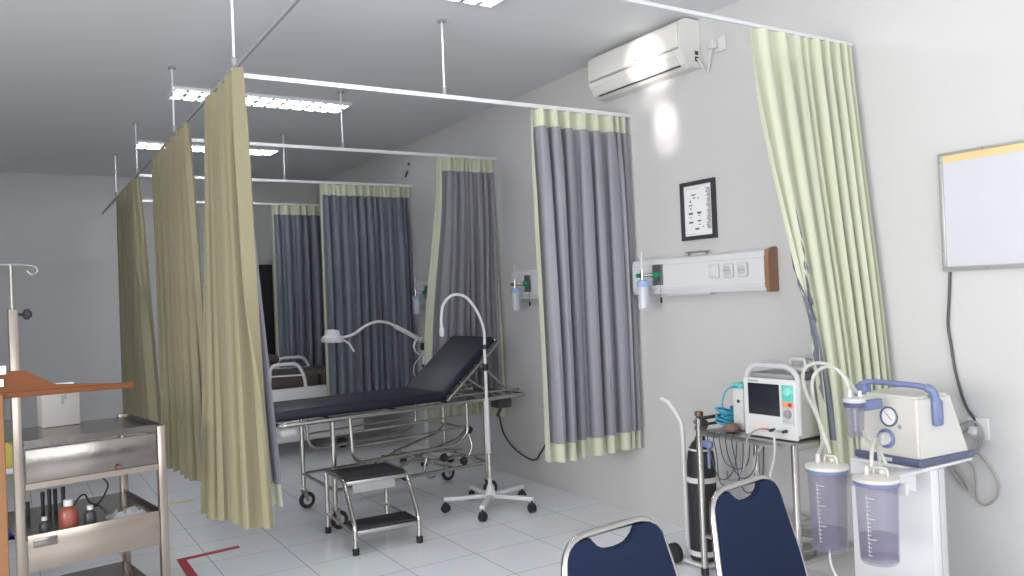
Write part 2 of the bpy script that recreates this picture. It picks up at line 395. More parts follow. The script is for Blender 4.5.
# ------------------------------------------------------------------ air conditioner
t = thing('air_conditioner', 'ivory split air conditioner unit high on the right wall', 'air conditioner', (XW, 3.60, 2.57))
ax_ = lambda d: XW-d*.74
az_ = lambda z: z+.018
prof = [(ax_(.003), az_(2.828)), (ax_(.13), az_(2.832)), (ax_(.175), az_(2.822)), (ax_(.20), az_(2.79)), (ax_(.205), az_(2.665)), (ax_(.195), az_(2.64)), (ax_(.15), az_(2.585)), (ax_(.10), az_(2.568)), (ax_(.003), az_(2.568))]
Y0, Y1 = 3.215, 4.03
obj('casing', MB().prism(prof, lambda a, b: Vector((a, Y0, b)), lambda a, b: Vector((a, Y1, b))), ACW, t, smooth=False)
obj('front_panel', MB().box(ax_(.205)-.010, ax_(.205)-.0005, Y0+.012, Y1-.012, az_(2.672), az_(2.80), .004), ACW, t)
obj('trim_strip', MB().box(ax_(.205)-.003, ax_(.205)-.0005, Y0+.012, Y1-.012, az_(2.662), az_(2.6685)), GREYP, t)
a, b = Vector((ax_(.190), 0, az_(2.632))), Vector((ax_(.154), 0, az_(2.590))); nn = Vector((-.044, 0, -.030)).normalized()*.006
m = MB().prism([(a.x, a.z), (b.x, b.z), (b.x+nn.x, b.z+nn.z), (a.x+nn.x, a.z+nn.z)], lambda x, z: Vector((x, Y0+.05, z)), lambda x, z: Vector((x, Y1-.05, z)))
obj('air_flap', m, ACW, t, smooth=False)
obj('outlet_slot', MB().box(ax_(.153)-.001, ax_(.14), Y0+.05, Y1-.05, az_(2.577), az_(2.583)), DARK, t)
obj('status_light', MB().box(ax_(.205)-.012, ax_(.205)-.010, 3.56, 3.575, az_(2.683), az_(2.69)), DARK, t)
obj('side_port', MB().box(XW-.045, XW-.022, Y0-.003, Y0+.001, 2.62, 2.645), DARK, t)
obj('side_port', MB().box(XW-.045, XW-.022, Y0-.003, Y0+.001, 2.655, 2.675), DARK, t)
t = thing('wall_socket', 'small white socket with a plug high on the wall beside the air conditioner', 'wall socket', (XW, 3.06, 2.62))
obj('plate', MB().box(XW-.012, XW-.001, 3.025, 3.105, 2.635, 2.715, .004), WHITE, t)
pl = obj('plug', MB().box(XW-.05, XW-.0125, 3.075, 3.115, 2.655, 2.70, .006), WHITE, t)
tag(obj('power_cord', MB().tube(catmull([(XW-.035, 3.10, 2.655), (XW-.03, 3.12, 2.62), (XW-.02, 3.14, 2.57), (XW-.02, 3.155, 2.545), (XW-.025, 3.175, 2.57), (XW-.03, 3.19, 2.61), (XW-.034, 3.211, 2.632)]), .0045, 8), WHITE),
    'white power cord looping from the air conditioner to its wall socket', 'cord')
# ------------------------------------------------------------------ framed chart
t = thing('picture_frame', 'black framed paper chart hanging on the right wall', 'framed chart', (XW, 3.275, 1.648))
m = MB(); y0, y1, z0, z1, e = 3.145, 3.405, 1.650, 1.975, .022
for q in ((y0, y1, z0, z0+e), (y0, y1, z1-e, z1), (y0, y0+e, z0+e, z1-e), (y1-e, y1, z0+e, z1-e)): m.box(XW-.02, XW-.001, *q)
obj('frame', m, DARK, t, smooth=False)
obj('sheet', MB().box(XW-.008, XW-.004, y0+e, y1-e, z0+e, z1-e), PAPER, t)
m = MB(); R = random.Random(5)
for (cy, cz, wy, wz) in [(.155, .235, .035, .007), (.15, .218, .022, .005), (.12, .215, .015, .004), (.18, .20, .01, .012), (.18, .178, .026, .006), (.18, .16, .015, .006), (.18, .133, .032, .012), (.18, .112, .012, .005), (.18, .083, .034, .009), (.115, .133, .030, .012), (.115, .118, .012, .005), (.115, .088, .026, .008), (.115, .068, .014, .005), (.135, .045, .030, .010), (.09, .055, .01, .004)]:
    m.box(XW-.0092, XW-.0082, y0+cy-wy/2+.01, y0+cy+wy/2+.01, z0+cz-wz/2+.015, z0+cz+wz/2+.015)
for k in range(34):
    ww = R.uniform(.018, .034); zz = z0+.055+k*.0067
    m.box(XW-.0092, XW-.0082, y0+.038, y0+.038+ww, zz, zz+.0035)
m.box(XW-.0092, XW-.0082, y0+.12, y1-.035, z1-.042, z1-.0405); m.box(XW-.0092, XW-.0082, y0+.16, y1-.035, z0+.034, z0+.0355)
obj('printed_marks', m, INK, t, smooth=False)
# ------------------------------------------------------------------ bed head panels and flowmeters
def sockets(t, ys):
    for i, y in enumerate(ys):
        f = obj('socket', MB().box(-.016, -.001, y-.034, y+.034, .075, .148, .006), WHITE, t)
        if i == 0: obj('rocker', MB().box(-.020, -.0165, y-.018, y+.018, .085, .135, .003), WPAINT, f)
        else:
            obj('socket_face', MB().lathe([(.024, 0), (.024, .004), (.020, .004), (.019, .001)], (-.016, y, .112), (-1, 0, 0), 20), LGREY, f)
            obj('pin_hole', MB().lathe([(.003, 0), (.003, .001)], (-.0172, y-.009, .112), (-1, 0, 0), 8).lathe([(.003, 0), (.003, .001)], (-.0172, y+.009, .112), (-1, 0, 0), 8), DARK, f)
def headpanel(yl, zbase, label):
    t = thing('bedhead_panel', label, 'bedhead panel', (XW-.065, yl, zbase), 0, 'bedhead service panels')
    L = 1.035      # local: x=-0 is the front face, y runs 0 .. -L
    pf = [(.063, .006), (.063, .205), (.045, .212), (.006, .198), (0, .165), (0, .028), (.012, 0), (.05, 0)]
    obj('housing', MB().prism(pf, lambda a, b: Vector((a, -L+.022, b)), lambda a, b: Vector((a, 0, b))), WPAINT, t, smooth=False)
    obj('groove', MB().box(-.0012, 0, -L+.022, 0, .166, .1685).box(-.0012, 0, -L+.022, 0, .034, .0365), LGREY, t)
    pf2 = [(.0635, -.002), (.0635, .212), (.045, .219), (.0, .205), (-.008, .17), (-.008, .025), (.006, -.006), (.05, -.006)]
    obj('end_cap', MB().prism(pf2, lambda a, b: Vector((a, -L-.005, b)), lambda a, b: Vector((a, -L+.022, b))), WOODT, t, 'brown end cap', smooth=False)
    obj('gas_outlet_plate', MB().box(-.004, 0, -.270, -.180, .052, .172, .001), STEEL, t)
    sockets(t, [-.675, -.775, -.872])
    obj('lamp_diffuser', MB().box(.008, .05, -.62, -.28, -.012, .0), LGREY, t)
    obj('bracket_bar', MB().box(.03, .045, -.60, -.42, .224, .229).box(.034, .041, -.59, -.58, .205, .224).box(.034, .041, -.45, -.44, .205, .224), STEEL, t)
    return t
P1 = headpanel(3.79, 1.355, 'white bedhead panel with three sockets and a brown end cap under the framed chart')
dup(P1, (XW-.065, 5.18, 1.352), 0, 'white bedhead panel beside the left edge of the nearest grey curtain', 'bedhead service panels')
dup(P1, (XW-.065, 6.87, 1.33), 0, 'white bedhead panel farthest back, right of the wide slate blue curtain', 'bedhead service panels')
def flowmeter(loc, label):
    t = thing('oxygen_flowmeter', label, 'oxygen flowmeter', loc, 0, 'oxygen flowmeters')
    # local: origin on outlet plate face, -x into the room
    obj('outlet_knob', MB().lathe([(.022, 0), (.022, .02), (.014, .024), (.014, .045)], (0, 0, 0), (-1, 0, 0)), GRN, t, 'green outlet coupling')
    obj('valve_body', MB().tube([(-.04, 0, 0), (-.082, .024, 0)], .010).lathe([(.011, -.028), (.011, .03)], (-.085, .032, 0)), CHROME, t)
    obj('control_knob', MB().lathe([(.013, 0), (.013, .03), (.010, .033)], (-.086, .044, 0), (0, 1, 0)), GRN, t)
    obj('flow_tube', MB().lathe([(.010, .03), (.010, .13), (.004, .14)], (-.085, .032, 0), seg=14), GLASS, t)
    obj('bottle_cap', MB().lathe([(.033, -.065), (.036, -.06), (.036, -.035), (.02, -.026)], (-.085, .028, 0)), BLUEC, t, 'pale blue screw cap')
    b = obj('humidifier_bottle', MB().lathe([(.026, -.195), (.032, -.19), (.032, -.066), (.031, -.066), (.031, -.188)], (-.085, .028, 0)), GLASS, t)
    obj('dip_tube', MB().tube([(-.085, .028, -.06), (-.085, .024, -.18)], .004, 8), WHITE, b)
    obj('hanging_plug', MB().tube([(-.01, -.035, -.06), (-.008, -.035, -.13)], .0012, 6).lathe([(.002, -.165), (.007, -.155), (.005, -.13)], (-.008, -.035, 0), seg=10), BLACK, t)
    return t
F1 = flowmeter((XW-.071, 3.565, 1.467), 'green and clear oxygen flowmeter on the panel below the framed chart')
dup(F1, (XW-.071, 4.955, 1.464), 0, 'oxygen flowmeter just left of the nearest grey curtain', 'oxygen flowmeters')
dup(F1, (XW-.071, 6.645, 1.442), 0, 'oxygen flowmeter farthest back beside the wide slate blue curtain', 'oxygen flowmeters')
# ------------------------------------------------------------------ whiteboard
t = thing('whiteboard', 'whiteboard with metal frame and pale wood top strip on the right wall', 'whiteboard', (XW, 1.3, 1.408))
y0, y1, z0, z1 = .70, 1.90, 1.408, 1.888
obj('writing_surface', MB().box(XW-.016, XW-.002, y0+.01, y1-.01, z0+.01, z1-.01), mat('whiteboard_enamel', (.56, .56, .60), .3), t)
m = MB(); e = .018
for q in ((y0, y1, z0, z0+e), (y0, y1, z1-e*.6, z1), (y0, y0+e, z0+e, z1-e*.6), (y1-e, y1, z0+e, z1-e*.6)): m.box(XW-.024, XW-.001, *q, .002)
obj('frame', m, mat('board_frame_aluminium', (.45, .45, .44), .4, .5), t)
obj('wood_strip', MB().box(XW-.0175, XW-.016, y0+e, y1-e, z1-.040, z1-e*.6), WOODP, t, 'pale wood strip along the top')
m = MB()
for y, z in ((1.891, 1.85), (1.891, 1.67), (1.891, 1.49), (1.72, 1.417), (1.55, 1.417), (1.72, 1.882)): m.lathe([(.004, 0), (.003, .002)], (XW-.024, y, z), (-1, 0, 0), 8)
obj('screw', m, GREYP, t)
# wall marks: small black hooks
t = thing('wall_hook', 'small black hook high on the right wall above the wide slate blue curtain', 'wall hook', (XW, 6.9, 2.5))
p = on(0, XW-.012, 408, 164); q0, q1 = on(0, XW-.012, 407.5, 171), on(0, XW-.012, 405, 177)
obj('hook_plate', MB().lathe([(.012, 0), (.012, .012)], (XW, p.y, p.z), (-1, 0, 0), 12), BLACK, t)
obj('hook_arm', MB().tube([q0, q1], .006, 8), BLACK, t)
# ------------------------------------------------------------------ casters
def caster(par, x, y, r=.055, top=.2, wheel_m=BLACK, off=.02, w=.011, seg=20):
    m = MB().tube([(x, y, top), (x, y, 2*r+.012)], .010, 10)
    m.box(x-.022, x+.022, y-w-.008, y+w+.008, 2*r+.006, 2*r+.014)
    for s in (-1, 1):
        m.prism([(x-.018, 2*r+.01), (x+.018, 2*r+.01), (x+off+.008, r-.006), (x+off-.008, r-.006)], lambda a, b, s=s: Vector((a, y+s*(w+.004), b)), lambda a, b, s=s: Vector((a, y+s*(w+.007), b)))
    c = obj('caster', m, CHROME, par)
    obj('wheel', MB().lathe([(r*.5, -w*.8), (r*.86, -w), (r, -w*.5), (r, w*.5), (r*.86, w), (r*.5, w*.8)], (x+off, y, r), (0, 1, 0), seg), wheel_m, c)
    obj('hub', MB().lathe([(r*.55, -w), (r*.5, -w-.002), (r*.5, w+.002), (r*.55, w)], (x+off, y, r), (0, 1, 0), 14), LGREY, c)
    return c
# ------------------------------------------------------------------ gurney
t = thing('gurney', 'steel patient gurney with navy black mattress and raised backrest', 'gurney', (1.66, 4.83, 0), math.radians(4.5))
zf = .672; r = .0145
frame = MB().tube(rounded([(-.34, -.02, zf), (1.47, -.02, zf), (1.47, .66, zf), (-.34, .66, zf)], .05, closed=True), r, closed=True)
for x in (.0, .45, .86, 1.22): frame.tube([(x, -.02, zf), (x, .66, zf)], .011)
obj('bed_frame', frame, CHROME, t)
for x, y in ((0, 0), (.05, .63), (1.125, 0), (1.17, .63)):
    lg = obj('leg', MB().tube([(x, y, .16), (x, y, zf)], .0155, 12), CHROME, t)
    caster(lg, x, y, .056, .17)
m = MB()
for y in (0, .63): m.tube([(.04 if y else 0, y, .235), (1.14, y, .235)], .012)
m.tube([(0, 0, .235), (.05, .63, .235)], .012).tube([(1.125, 0, .235), (1.17, .63, .235)], .012)
obj('lower_frame', m, CHROME, t)
m = MB().box(-.37, .84, .015, .53, zf+.018, zf+.083, .018, 3)
obj('mattress', m, VINYL, t)
a = math.radians(40); Lb = .56
mt = Matrix.Translation((.83, 0, zf+.022)) @ Matrix.Rotation(-a, 4, 'Y')
obj('backrest', MB().box(0, Lb, .015, .53, .012, .068, .016, 3, mt), VINYL, t)
fm = MB(); P = lambda x, y, z: mt @ Vector((x, y, z))
fm.tube(rounded([P(0, 0, 0), P(Lb+.02, 0, 0), P(Lb+.02, .64, 0), P(0, .64, 0)], .03), .011)
for x in (.15, .35): fm.tube([P(x, 0, 0), P(x, .64, 0)], .008)
obj('backrest_frame', fm, CHROME, t)
for y in (.03, .61):
    obj('backrest_strut', MB().tube([P(.36, y, -.01), (1.12+.28, y, zf)], .008), CHROME, t)
    obj('backrest_strut', MB().tube([P(.22, y, -.01), (1.25, y, zf)], .007), CHROME, t)
    obj('slide_bar', MB().tube([(.87, y, zf+.04), (1.45, y, zf+.04)], .008), CHROME, t)
for yy, nm in ((-.035, 0), (.675, 1)):
    m = MB()
    x0, x1 = .10, .955
    m.tube(rounded([(x0, yy, zf), (x0+.01, yy, .43), (x0+.06, yy, .385), (x1-.09, yy, .40), (x1, yy, .46), (x1, yy, zf)], .06), .012)
    m.tube([(x0+.005, yy, .49), (x1, yy, .51)], .008); m.tube([(x0+.003, yy, .58), (x1, yy, .59)], .008)
    obj('guard_rail', m, CHROME, t)
# crank mechanism and knobs
m = MB()
for y in (.16, .46):
    m.tube([(.45, y, .235), (.70, y, .33), (1.0, y, .40), (1.08, y, .46)], .010)
    m.tube([(.55, y, .30), (1.22, y, .25)], .009)
m.tube([(.5, 0, .235), (.5, .63, .235)], .010); m.tube([(.85, 0, .235), (.85, .63, .235)], .010)
m.tube([(.72, .05, .30), (.72, .58, .30)], .011); m.tube([(1.08, .10, .46), (1.08, .52, .46)], .009)
m.tube(catmull([(.66, .02, .33), (.64, .02, .26), (.67, .02, .20), (.72, .02, .20)]), .009)
m.tube(catmull([(.99, .02, .30), (1.02, .02, .36), (1.01, .04, .44)]), .009)
obj('lifting_mechanism', m, CHROME, t)
for x, y, z in ((.48, -.01, .245), (.41, .2, .245), (.78, .0, .32), (1.02, .05, .47), (.95, .02, .27)):
    obj('knob', MB().lathe([(.012, -.02), (.026, -.012), (.028, .01), (.012, .02)], (x, y, z), (0, 1, .3), 14), BLACK, t)
obj('foot_bracket', MB().box(-.33, -.22, -.012, .05, zf-.075, zf-.015, .025, 3), WHITE, t)
obj('handle_clip', MB().box(1.28, 1.40, .05, .16, zf-.09, zf-.02, .015).tube([(1.34, .1, zf-.08), (1.30, .1, zf-.15)], .012), DARK, t)
# ------------------------------------------------------------------ step stool
t = thing('step_stool', 'two-tread steel step stool with black rubber treads beside the gurney', 'step stool', (1.572, 4.27, 0), math.radians(-2.5))
w = .375
for s, x in ((0, 0), (1, w)):
    m = MB().tube(rounded([(x, 0, .03), (x, 0, .15), (x-.0, .17, .372), (x, .52, .372)], .04), .0125, 12)
    obj('side_tube', m, CHROME, t)
    obj('leg', MB().tube([(x, .52, .03), (x, .52, .372)], .0125, 12), CHROME, t)
    obj('side_bar', MB().tube([(x, .0, .115), (x, .52, .115)], .009, 8), CHROME, t)
    for y in (0, .52): obj('rubber_foot', MB().lathe([(.017, 0), (.019, .004), (.019, .035), (.015, .038)], (x, y, 0), seg=16), BLACK, t)
for y0, y1, z in ((-.005, .195, .128), (.165, .50, .366)):
    tr = obj('tread', MB().box(.012, w-.012, y0, y1, z-.022, z, .002), STEEL, t)
    obj('rubber_mat', MB().box(.006, w-.006, y0+.002, y1, z+.0005, z+.014, .004), BLACK, tr)
obj('apron', MB().box(.06, w-.06, .20, .212, .29, .345), STEEL, t)
# ------------------------------------------------------------------ exam lamps
def stand_base(t, cx, cy, R, a0, hub=.09):
    m = MB().lathe([(.035, hub-.03), (.045, hub-.01), (.03, hub+.02), (.016, hub+.06)], (cx, cy, 0))
    for k in range(5):
        a = a0+k*2*PI/5; q = Matrix.Translation((cx, cy, 0)) @ Matrix.Rotation(a, 4, 'Z')
        m.box(.02, R+.01, -.016, .016, hub-.025, hub, .004, 2, q)
    b = obj('star_base', m, WPAINT, t)
    for k in range(5):
        a = a0+k*2*PI/5; x, y = cx+R*math.cos(a), cy+R*math.sin(a)
        c = obj('caster', MB().lathe([(.006, .045), (.006, hub-.02)], (x, y, 0), seg=8).lathe([(.020, .05), (.022, .057)], (x, y, 0), seg=12), BLACK, b)
        q = Vector((math.cos(a+1.1), math.sin(a+1.1), 0))
        obj('wheel', MB().lathe([(.012, -.021), (.026, -.019), (.0285, -.008), (.0285, -.003), (.02, -.002), (.02, .002), (.0285, .003), (.0285, .008), (.026, .019), (.012, .021)], (x, y, .0287), q, 16), BLACK, c)
t = thing('exam_lamp', 'white floor lamp with gooseneck curving over the gurney backrest, on a five-wheeled base', 'exam lamp', (2.63, 4.62, 0))
cx, cy = 2.63, 4.62
stand_base(t, cx, cy, .295, math.radians(-58), .10)
obj('pole', MB().tube([(cx, cy, .1), (cx, cy, .72)], .0135, 12).tube([(cx, cy, .72), (cx, cy, 1.06)], .0105, 12), WPAINT, t)
obj('pole_collar', MB().lathe([(.017, .90), (.017, .945)], (cx, cy, 0), seg=12).lathe([(.014, 1.04), (.014, 1.07)], (cx, cy, 0), seg=12), BLACK, t)
obj('pole_sleeve', MB().lathe([(.0155, .20), (.0155, .36)], (cx, cy, 0), seg=12), CHROME, t)
gn = catmull([(cx, cy, 1.06), (cx+.0, cy, 1.17), (cx-.04, cy+.01, 1.29), (cx-.115, cy+.02, 1.385), (cx-.20, cy+.03, 1.40), (cx-.265, cy+.04, 1.345), (cx-.285, cy+.04, 1.26), (cx-.285, cy+.04, 1.19)], 8)
obj('gooseneck', MB().tube(gn, .0095, 12), WPAINT, t)
obj('lamp_tip', MB().lathe([(.009, .03), (.015, .02), (.016, -.02), (.012, -.03)], gn[-1]-Vector((0, 0, .02)), seg=16), WPAINT, t)
t = thing('exam_lamp', 'white exam lamp with round head on a long S-shaped arm before a slate blue curtain', 'exam lamp', (2.99, 6.3, 0))
cx, cy = 2.99, 6.3
stand_base(t, cx, cy, .21, math.radians(20), .08)
obj('pole', MB().tube([(cx, cy, .08), (cx, cy, .96)], .017, 12), WPAINT, t)
obj('pole_joint', MB().lathe([(.02, .0), (.024, .03), (.02, .06)], (cx-.01, cy-.01, .95)), BLACK, t)
obj('pole_collar', MB().lathe([(.018, .80), (.018, .83)], (cx, cy, 0)), BLACK, t)
L2 = lambda x, y, z: Vector((x, y, z))
arm = [L2(2.955, 6.28, 1.035), L2(2.85, 6.28, 1.10), L2(2.73, 6.28, 1.165)]
obj('lower_arm', MB().tube(arm, .019, 12), WPAINT, t)
gn = catmull([arm[-1], L2(2.66, 6.28, 1.20), L2(2.56, 6.28, 1.212), L2(2.46, 6.28, 1.18), L2(2.38, 6.28, 1.13), L2(2.30, 6.28, 1.105), L2(2.24, 6.28, 1.105)], 8)
obj('gooseneck', MB().tube(gn, .011, 12), WPAINT, t)
hd = obj('lamp_head', MB().lathe([(.085, -.035), (.09, -.02), (.088, 0), (.062, .022), (.055, .055), (.03, .066), (.008, .068)], (2.185, 6.28, 1.105), (.05, 0, 1)), WPAINT, t)
obj('lens', MB().lathe([(.075, -.04), (.078, -.034)], (2.185, 6.28, 1.105), (.05, 0, 1)), LGREY, hd)
obj('grip', MB().tube([(2.26, 6.26, 1.09), (2.31, 6.24, 1.05), (2.345, 6.23, .985)], .008), WPAINT, hd)
obj('cable_coil', MB().tube([(2.965+.085*math.cos(k/10*2*PI), 6.26+.01*math.sin(k), .985+.075*math.sin(k/10*2*PI)) for k in range(22)], .006, 8), WPAINT, t)
obj('cable', MB().tube(catmull([(2.95, 6.26, .91), (2.88, 6.25, .84), (2.87, 6.25, .76), (2.93, 6.26, .70), (2.98, 6.28, .72)]), .005, 8), WPAINT, t)
tag(obj('power_cord', MB().tube(catmull([on(0, XW-.012, *q) for q in ((497, 392), (499, 412), (503, 432), (512, 446), (524, 456), (535, 460), (541, 452), (549, 438))]), .0055, 8), DARK),
    'dark cord drooping along the wall between the gurney and the nearest grey curtain', 'cord')
# ------------------------------------------------------------------ hospital beds behind
def hospital_bed(loc, rot, label, pillow, zt):
    t = thing('hospital_bed', label, 'hospital bed', loc, rot, 'brown hospital beds')
    obj('bed_deck', MB().box(0, 1.45, .02, .80, zt-.17, zt-.125, .01).box(.0, 1.45, .0, .03, zt-.27, zt-.12, .008), WPAINT, t)
    obj('base_cover', MB().box(-.02, 1.05, .0, .74, .13, .33, .03, 3), WPAINT, t)
    obj('base_strut', MB().tube([(.1, .3, .3), (.35, .3, zt-.17)], .03).tube([(.75, .5, .3), (1.0, .5, zt-.17)], .03), GREYP, t)
    for x0, x1 in ((.0, .62), (.63, 1.03), (1.04, 1.44)):
        obj('mattress_section', MB().box(x0, x1, .0, .82, zt-.12, zt, .03, 3), BROWNV, t)
    if pillow:
        obj('raised_cushion', MB().box(-.10, .20, .02, .40, zt+.12, zt+.20, .035, 3, Matrix.Rotation(.06, 4, 'Y')), BROWNV, t)
        obj('cushion_post', MB().box(.03, .13, .15, .25, zt-.01, zt+.13, .01), WPAINT, t)
    for x, y in ((.03, .1), (.85, .1), (.03, .72), (.85, .72)):
        c = obj('caster', MB().tube([(x, y, .14), (x, y, .09)], .012), GREYP, t)
        obj('wheel', MB().lathe([(.03, -.015), (.05, -.012), (.05, .012), (.03, .015)], (x, y, .051), (0, 1, 0), 16), BLACK, c)
    for x0, x1, y in ((-.05, .06, -.01), (.13, .46, -.01), (.12, .42, .84), (.50, .85, .84)):
        obj('side_rail', MB().tube(rounded([(x0, y, zt-.10), (x0+.02, y, zt+.10), (x1-.06, y, zt+.10), (x1, y, zt-.02), (x1+.01, y, zt-.12)], .06), .016, 10).tube([(x0+.02, y, zt+.0), (x1, y, zt-.01)], .008), WPAINT, t)
    return t
B1 = hospital_bed((1.82, 7.33, 0), math.radians(4), 'hospital bed with brown mattress and raised cushion, partly behind the wide slate blue curtain', True, .745)
B2 = hospital_bed((2.25, 8.74, 0), math.radians(1), 'farthest hospital bed with brown mattress and white side rails before the farthest curtain', False, .69)
# ------------------------------------------------------------------ left steel trolley
ang = math.radians(8.5)
t = thing('steel_trolley', 'steel trolley with a high left post at the left edge of the photo', 'trolley', (.012, 3.735, 0), ang)
W, D = .535, .60
def leg(x, y, z0, z1, m=BEIGE, s=.017): return obj('leg', MB().box(x-s, x+s, y-s, y+s, z0, z1, .003), m, t)
for x, y, z in ((0, 0, 1.41), (W, 0, .885), (W, D, .885), (0, D, .885)):
    l = leg(x, y, .10, z, s=.016 if z > 1 else .017)
    c = obj('caster', MB().tube([(x, y, .11), (x, y, .075)], .01), CHROME, l)
    obj('wheel', MB().lathe([(.02, -.012), (.037, -.011), (.037, .011), (.02, .012)], (x+.01, y, .0375), (0, 1, 0), 16), BLACK, c)
obj('top_tray', MB().box(.0, W, .0, D, .862, .87).box(.02, W-.02, -.012, -.002, .865, .892).box(W+.001, W+.008, .02, D-.02, .865, .892), DARKREF, t)
obj('drawer_front', MB().box(.024, W-.021, -.014, -.004, .722, .855, .002), DARKREF, t)
obj('drawer_trim', MB().box(.021, W-.019, -.018, -.0145, .70, .724), BEIGE, t)
obj('drawer_handle', MB().lathe([(.006, 0), (.012, .006), (.008, .014)], (.36, -.015, .735), (0, -1, 0), 12), BRONZE, t)
obj('middle_shelf', MB().box(.0, W, .0, D, .495, .503).box(W-.006, W, .02, D-.02, .503, .52), DARKREF, t)
obj('shelf_front', MB().box(.022, W-.02, -.014, -.004, .378, .522, .002), BEIGE, t)
rc = [(.27, .366), (.33, .395), (.40, .425), (.46, .435), (W-.022, .428), (W-.022, .40), (.46, .41), (.40, .40), (.34, .366)]
obj('label_holder', MB().box(.04, .125, -.019, -.0145, .47, .505, .002), DARKREF, t)
obj('lower_shelf', MB().box(.0, W, .0, D, .16, .168), DARKREF, t)
# IV rod on the post
iv = obj('drip_rod', MB().tube([(0, 0, 1.40), (0, 0, 1.585)], .007, 8), CHROME, t)
obj('drip_hook', MB().tube(catmull([(-.11, 0, 1.57), (-.06, 0, 1.583), (0, 0, 1.585), (.05, 0, 1.583), (.085, 0, 1.575), (.09, 0, 1.555), (.07, 0, 1.545), (.055, 0, 1.56)]), .0045, 8), CHROME, iv)
obj('clamp_knob', MB().tube([(.02, 0, 1.388), (.04, 0, 1.388)], .006).lathe([(.008, 0), (.020, .004), (.022, .02), (.012, .026), (.012, .03)], (.035, 0, 1.388), (1, 0, 0), 14), BLACK, t)
def LW(x, y, z):   # trolley local -> world
    c, s = math.cos(ang), math.sin(ang); return Vector((.012+c*x-s*y, 3.735+s*x+c*y, z))
# items on the trolley
p = LW(.255, .555, .8705)
b = thing('white_box', 'white cardboard box standing on the steel trolley top', 'box', p, math.radians(10))
obj('carton', MB().box(-.078, .078, -.05, .05, 0, .165, .004), mat('dull_white_card', (.42, .39, .37), .7), b)
obj('flap', MB().box(-.078, .078, .046, .05, .165, .19), PAPER, b, smooth=False)
obj('printed_mark', MB().box(.0, .012, -.0515, -.0505, .10, .14).box(.012, .024, -.0515, -.0505, .12, .145), GREYP, b, smooth=False)
def bottle(x, y, s, m, cm, label, z=.5035):
    p = LW(x, y, z); b = thing('bottle', label, 'bottle', p, 0, 'bottles on the steel trolley')
    obj('bottle_body', MB().lathe([(.028*s, 0), (.03*s, .004), (.03*s, .06*s), (.02*s, .075*s), (.012*s, .08*s)], seg=18), m, b)
    obj('bottle_cap', MB().lathe([(.015*s, .08*s), (.015*s, .10*s), (.012*s, .102*s)], seg=14), cm, b)
bottle(.18, .05, 1.2, mat('reddish_brown_plastic', (.28, .07, .05), .3), WHITE, 'red-brown bottle on the trolley middle shelf')
bottle(.09, .04, .7, DARK, WHITE, 'small dark bottle with white cap left of the red-brown bottle')
bottle(.26, .05, .8, DARK, WHITE, 'small dark bottle with white cap right of the red-brown bottle')
R = random.Random(9); m = MB(); gr = []
for j in range(9):
    gr.append([])
    for i in range(12):
        u, v = i/11, j/8; e = min(u, 1-u, v, 1-v)*4
        gr[-1].append(LW(.33+.17*u, .03+.12*v, .5045+min(1, e)*(.02+R.uniform(-.008, .014))))
tag(obj('plastic_bag', m.surf(gr), BAGM), 'crumpled clear plastic bag on the trolley middle shelf', 'bag')
for k, (x, y, h) in enumerate([(.10, .45, .06), (.16, .46, .09), (.185, .45, .10), (.21, .46, .095), (.24, .45, .10)]):
    p = LW(x, y, .5038); o = obj('marker_pen', MB().lathe([(.008, 0), (.008, h*.7), (.009, h*.7), (.009, h)], p, (0, 0, 1), 10), BLACK)
    tag(o, ('leftmost', 'second from left', 'middle', 'second from right', 'rightmost')[k]+' black pen standing in the row on the trolley middle shelf', 'pen', 'black pens on the trolley shelf')
tag(obj('cable_loop', MB().tube(catmull([LW(.27, .40, .512), LW(.29, .40, .55), LW(.32, .41, .56), LW(.34, .41, .52), LW(.38, .42, .51), LW(.42, .42, .58), LW(.40, .43, .62)]), .004, 8), BLACK),
    'thin black cable curled at the back of the trolley middle shelf', 'cable')
# second steel table behind, at the very edge
t = thing('instrument_table', 'steel side table partly hidden behind the trolley post at the left edge', 'side table', (-.40, 4.50, 0), 0)
obj('table_top', MB().box(0, .43, 0, .45, .84, .852, .004), STEEL, t)
obj('shelf', MB().box(.01, .42, .01, .44, .32, .335, .003), STEEL, t)
for x, y in ((.02, .02), (.41, .02), (.02, .43), (.41, .43)): obj('leg', MB().tube([(x, y, 0), (x, y, .84)], .010), CHROME, t)
obj('under_tray', MB().box(.03, .40, .03, .42, .64, .652).box(.03, .40, .028, .034, .652, .668), STEEL, t)
tag(obj('yellow_carton', MB().box(-.30, -.002, 4.56, 4.70, .653, .785, .003), YELL), 'yellow carton on the side table at the left edge', 'carton')
tag(obj('dark_case', MB().box(-.31, .0, 4.55, 4.78, .786, .818, .005), DARK), 'dark case lying on the yellow carton at the left edge', 'case')
tag(obj('blue_bundle', MB().box(-.25, .0, 4.53, 4.75, .3355, .41, .03, 3), mat('blue_plastic', (.03, .05, .30), .5)), 'blue bundle on the low shelf of the side table at the left edge', 'bundle')
# wooden rack at the left edge
t = thing('wooden_rack', 'red-brown wooden board on an orange wooden upright at the left edge', 'wooden rack', (-.05, 1.6, 0))
obj('upright', MB().box(-.09, -.012, 1.585, 1.61, 0, 1.256, .002), WOODO, t)
obj('shelf_board', MB().box(-.08, .185, 1.59, 1.608, 1.2475, 1.2575, .002), WOODR, t)
obj('bracket', MB().prism([(-.08, 1.2485), (-.02, 1.2485), (.185, 1.2485), (.185, 1.2555), (.065, 1.264), (.020, 1.291), (-.08, 1.297)], lambda a, b: Vector((a, 1.592, b)), lambda a, b: Vector((a, 1.606, b))), WOODR, t, smooth=False)
obj('paper_label', MB().box(-.08, -.007, 1.5895, 1.5915, 1.288, 1.302).box(-.08, -.011, 1.5895, 1.5915, 1.268, 1.28), PAPER, t)
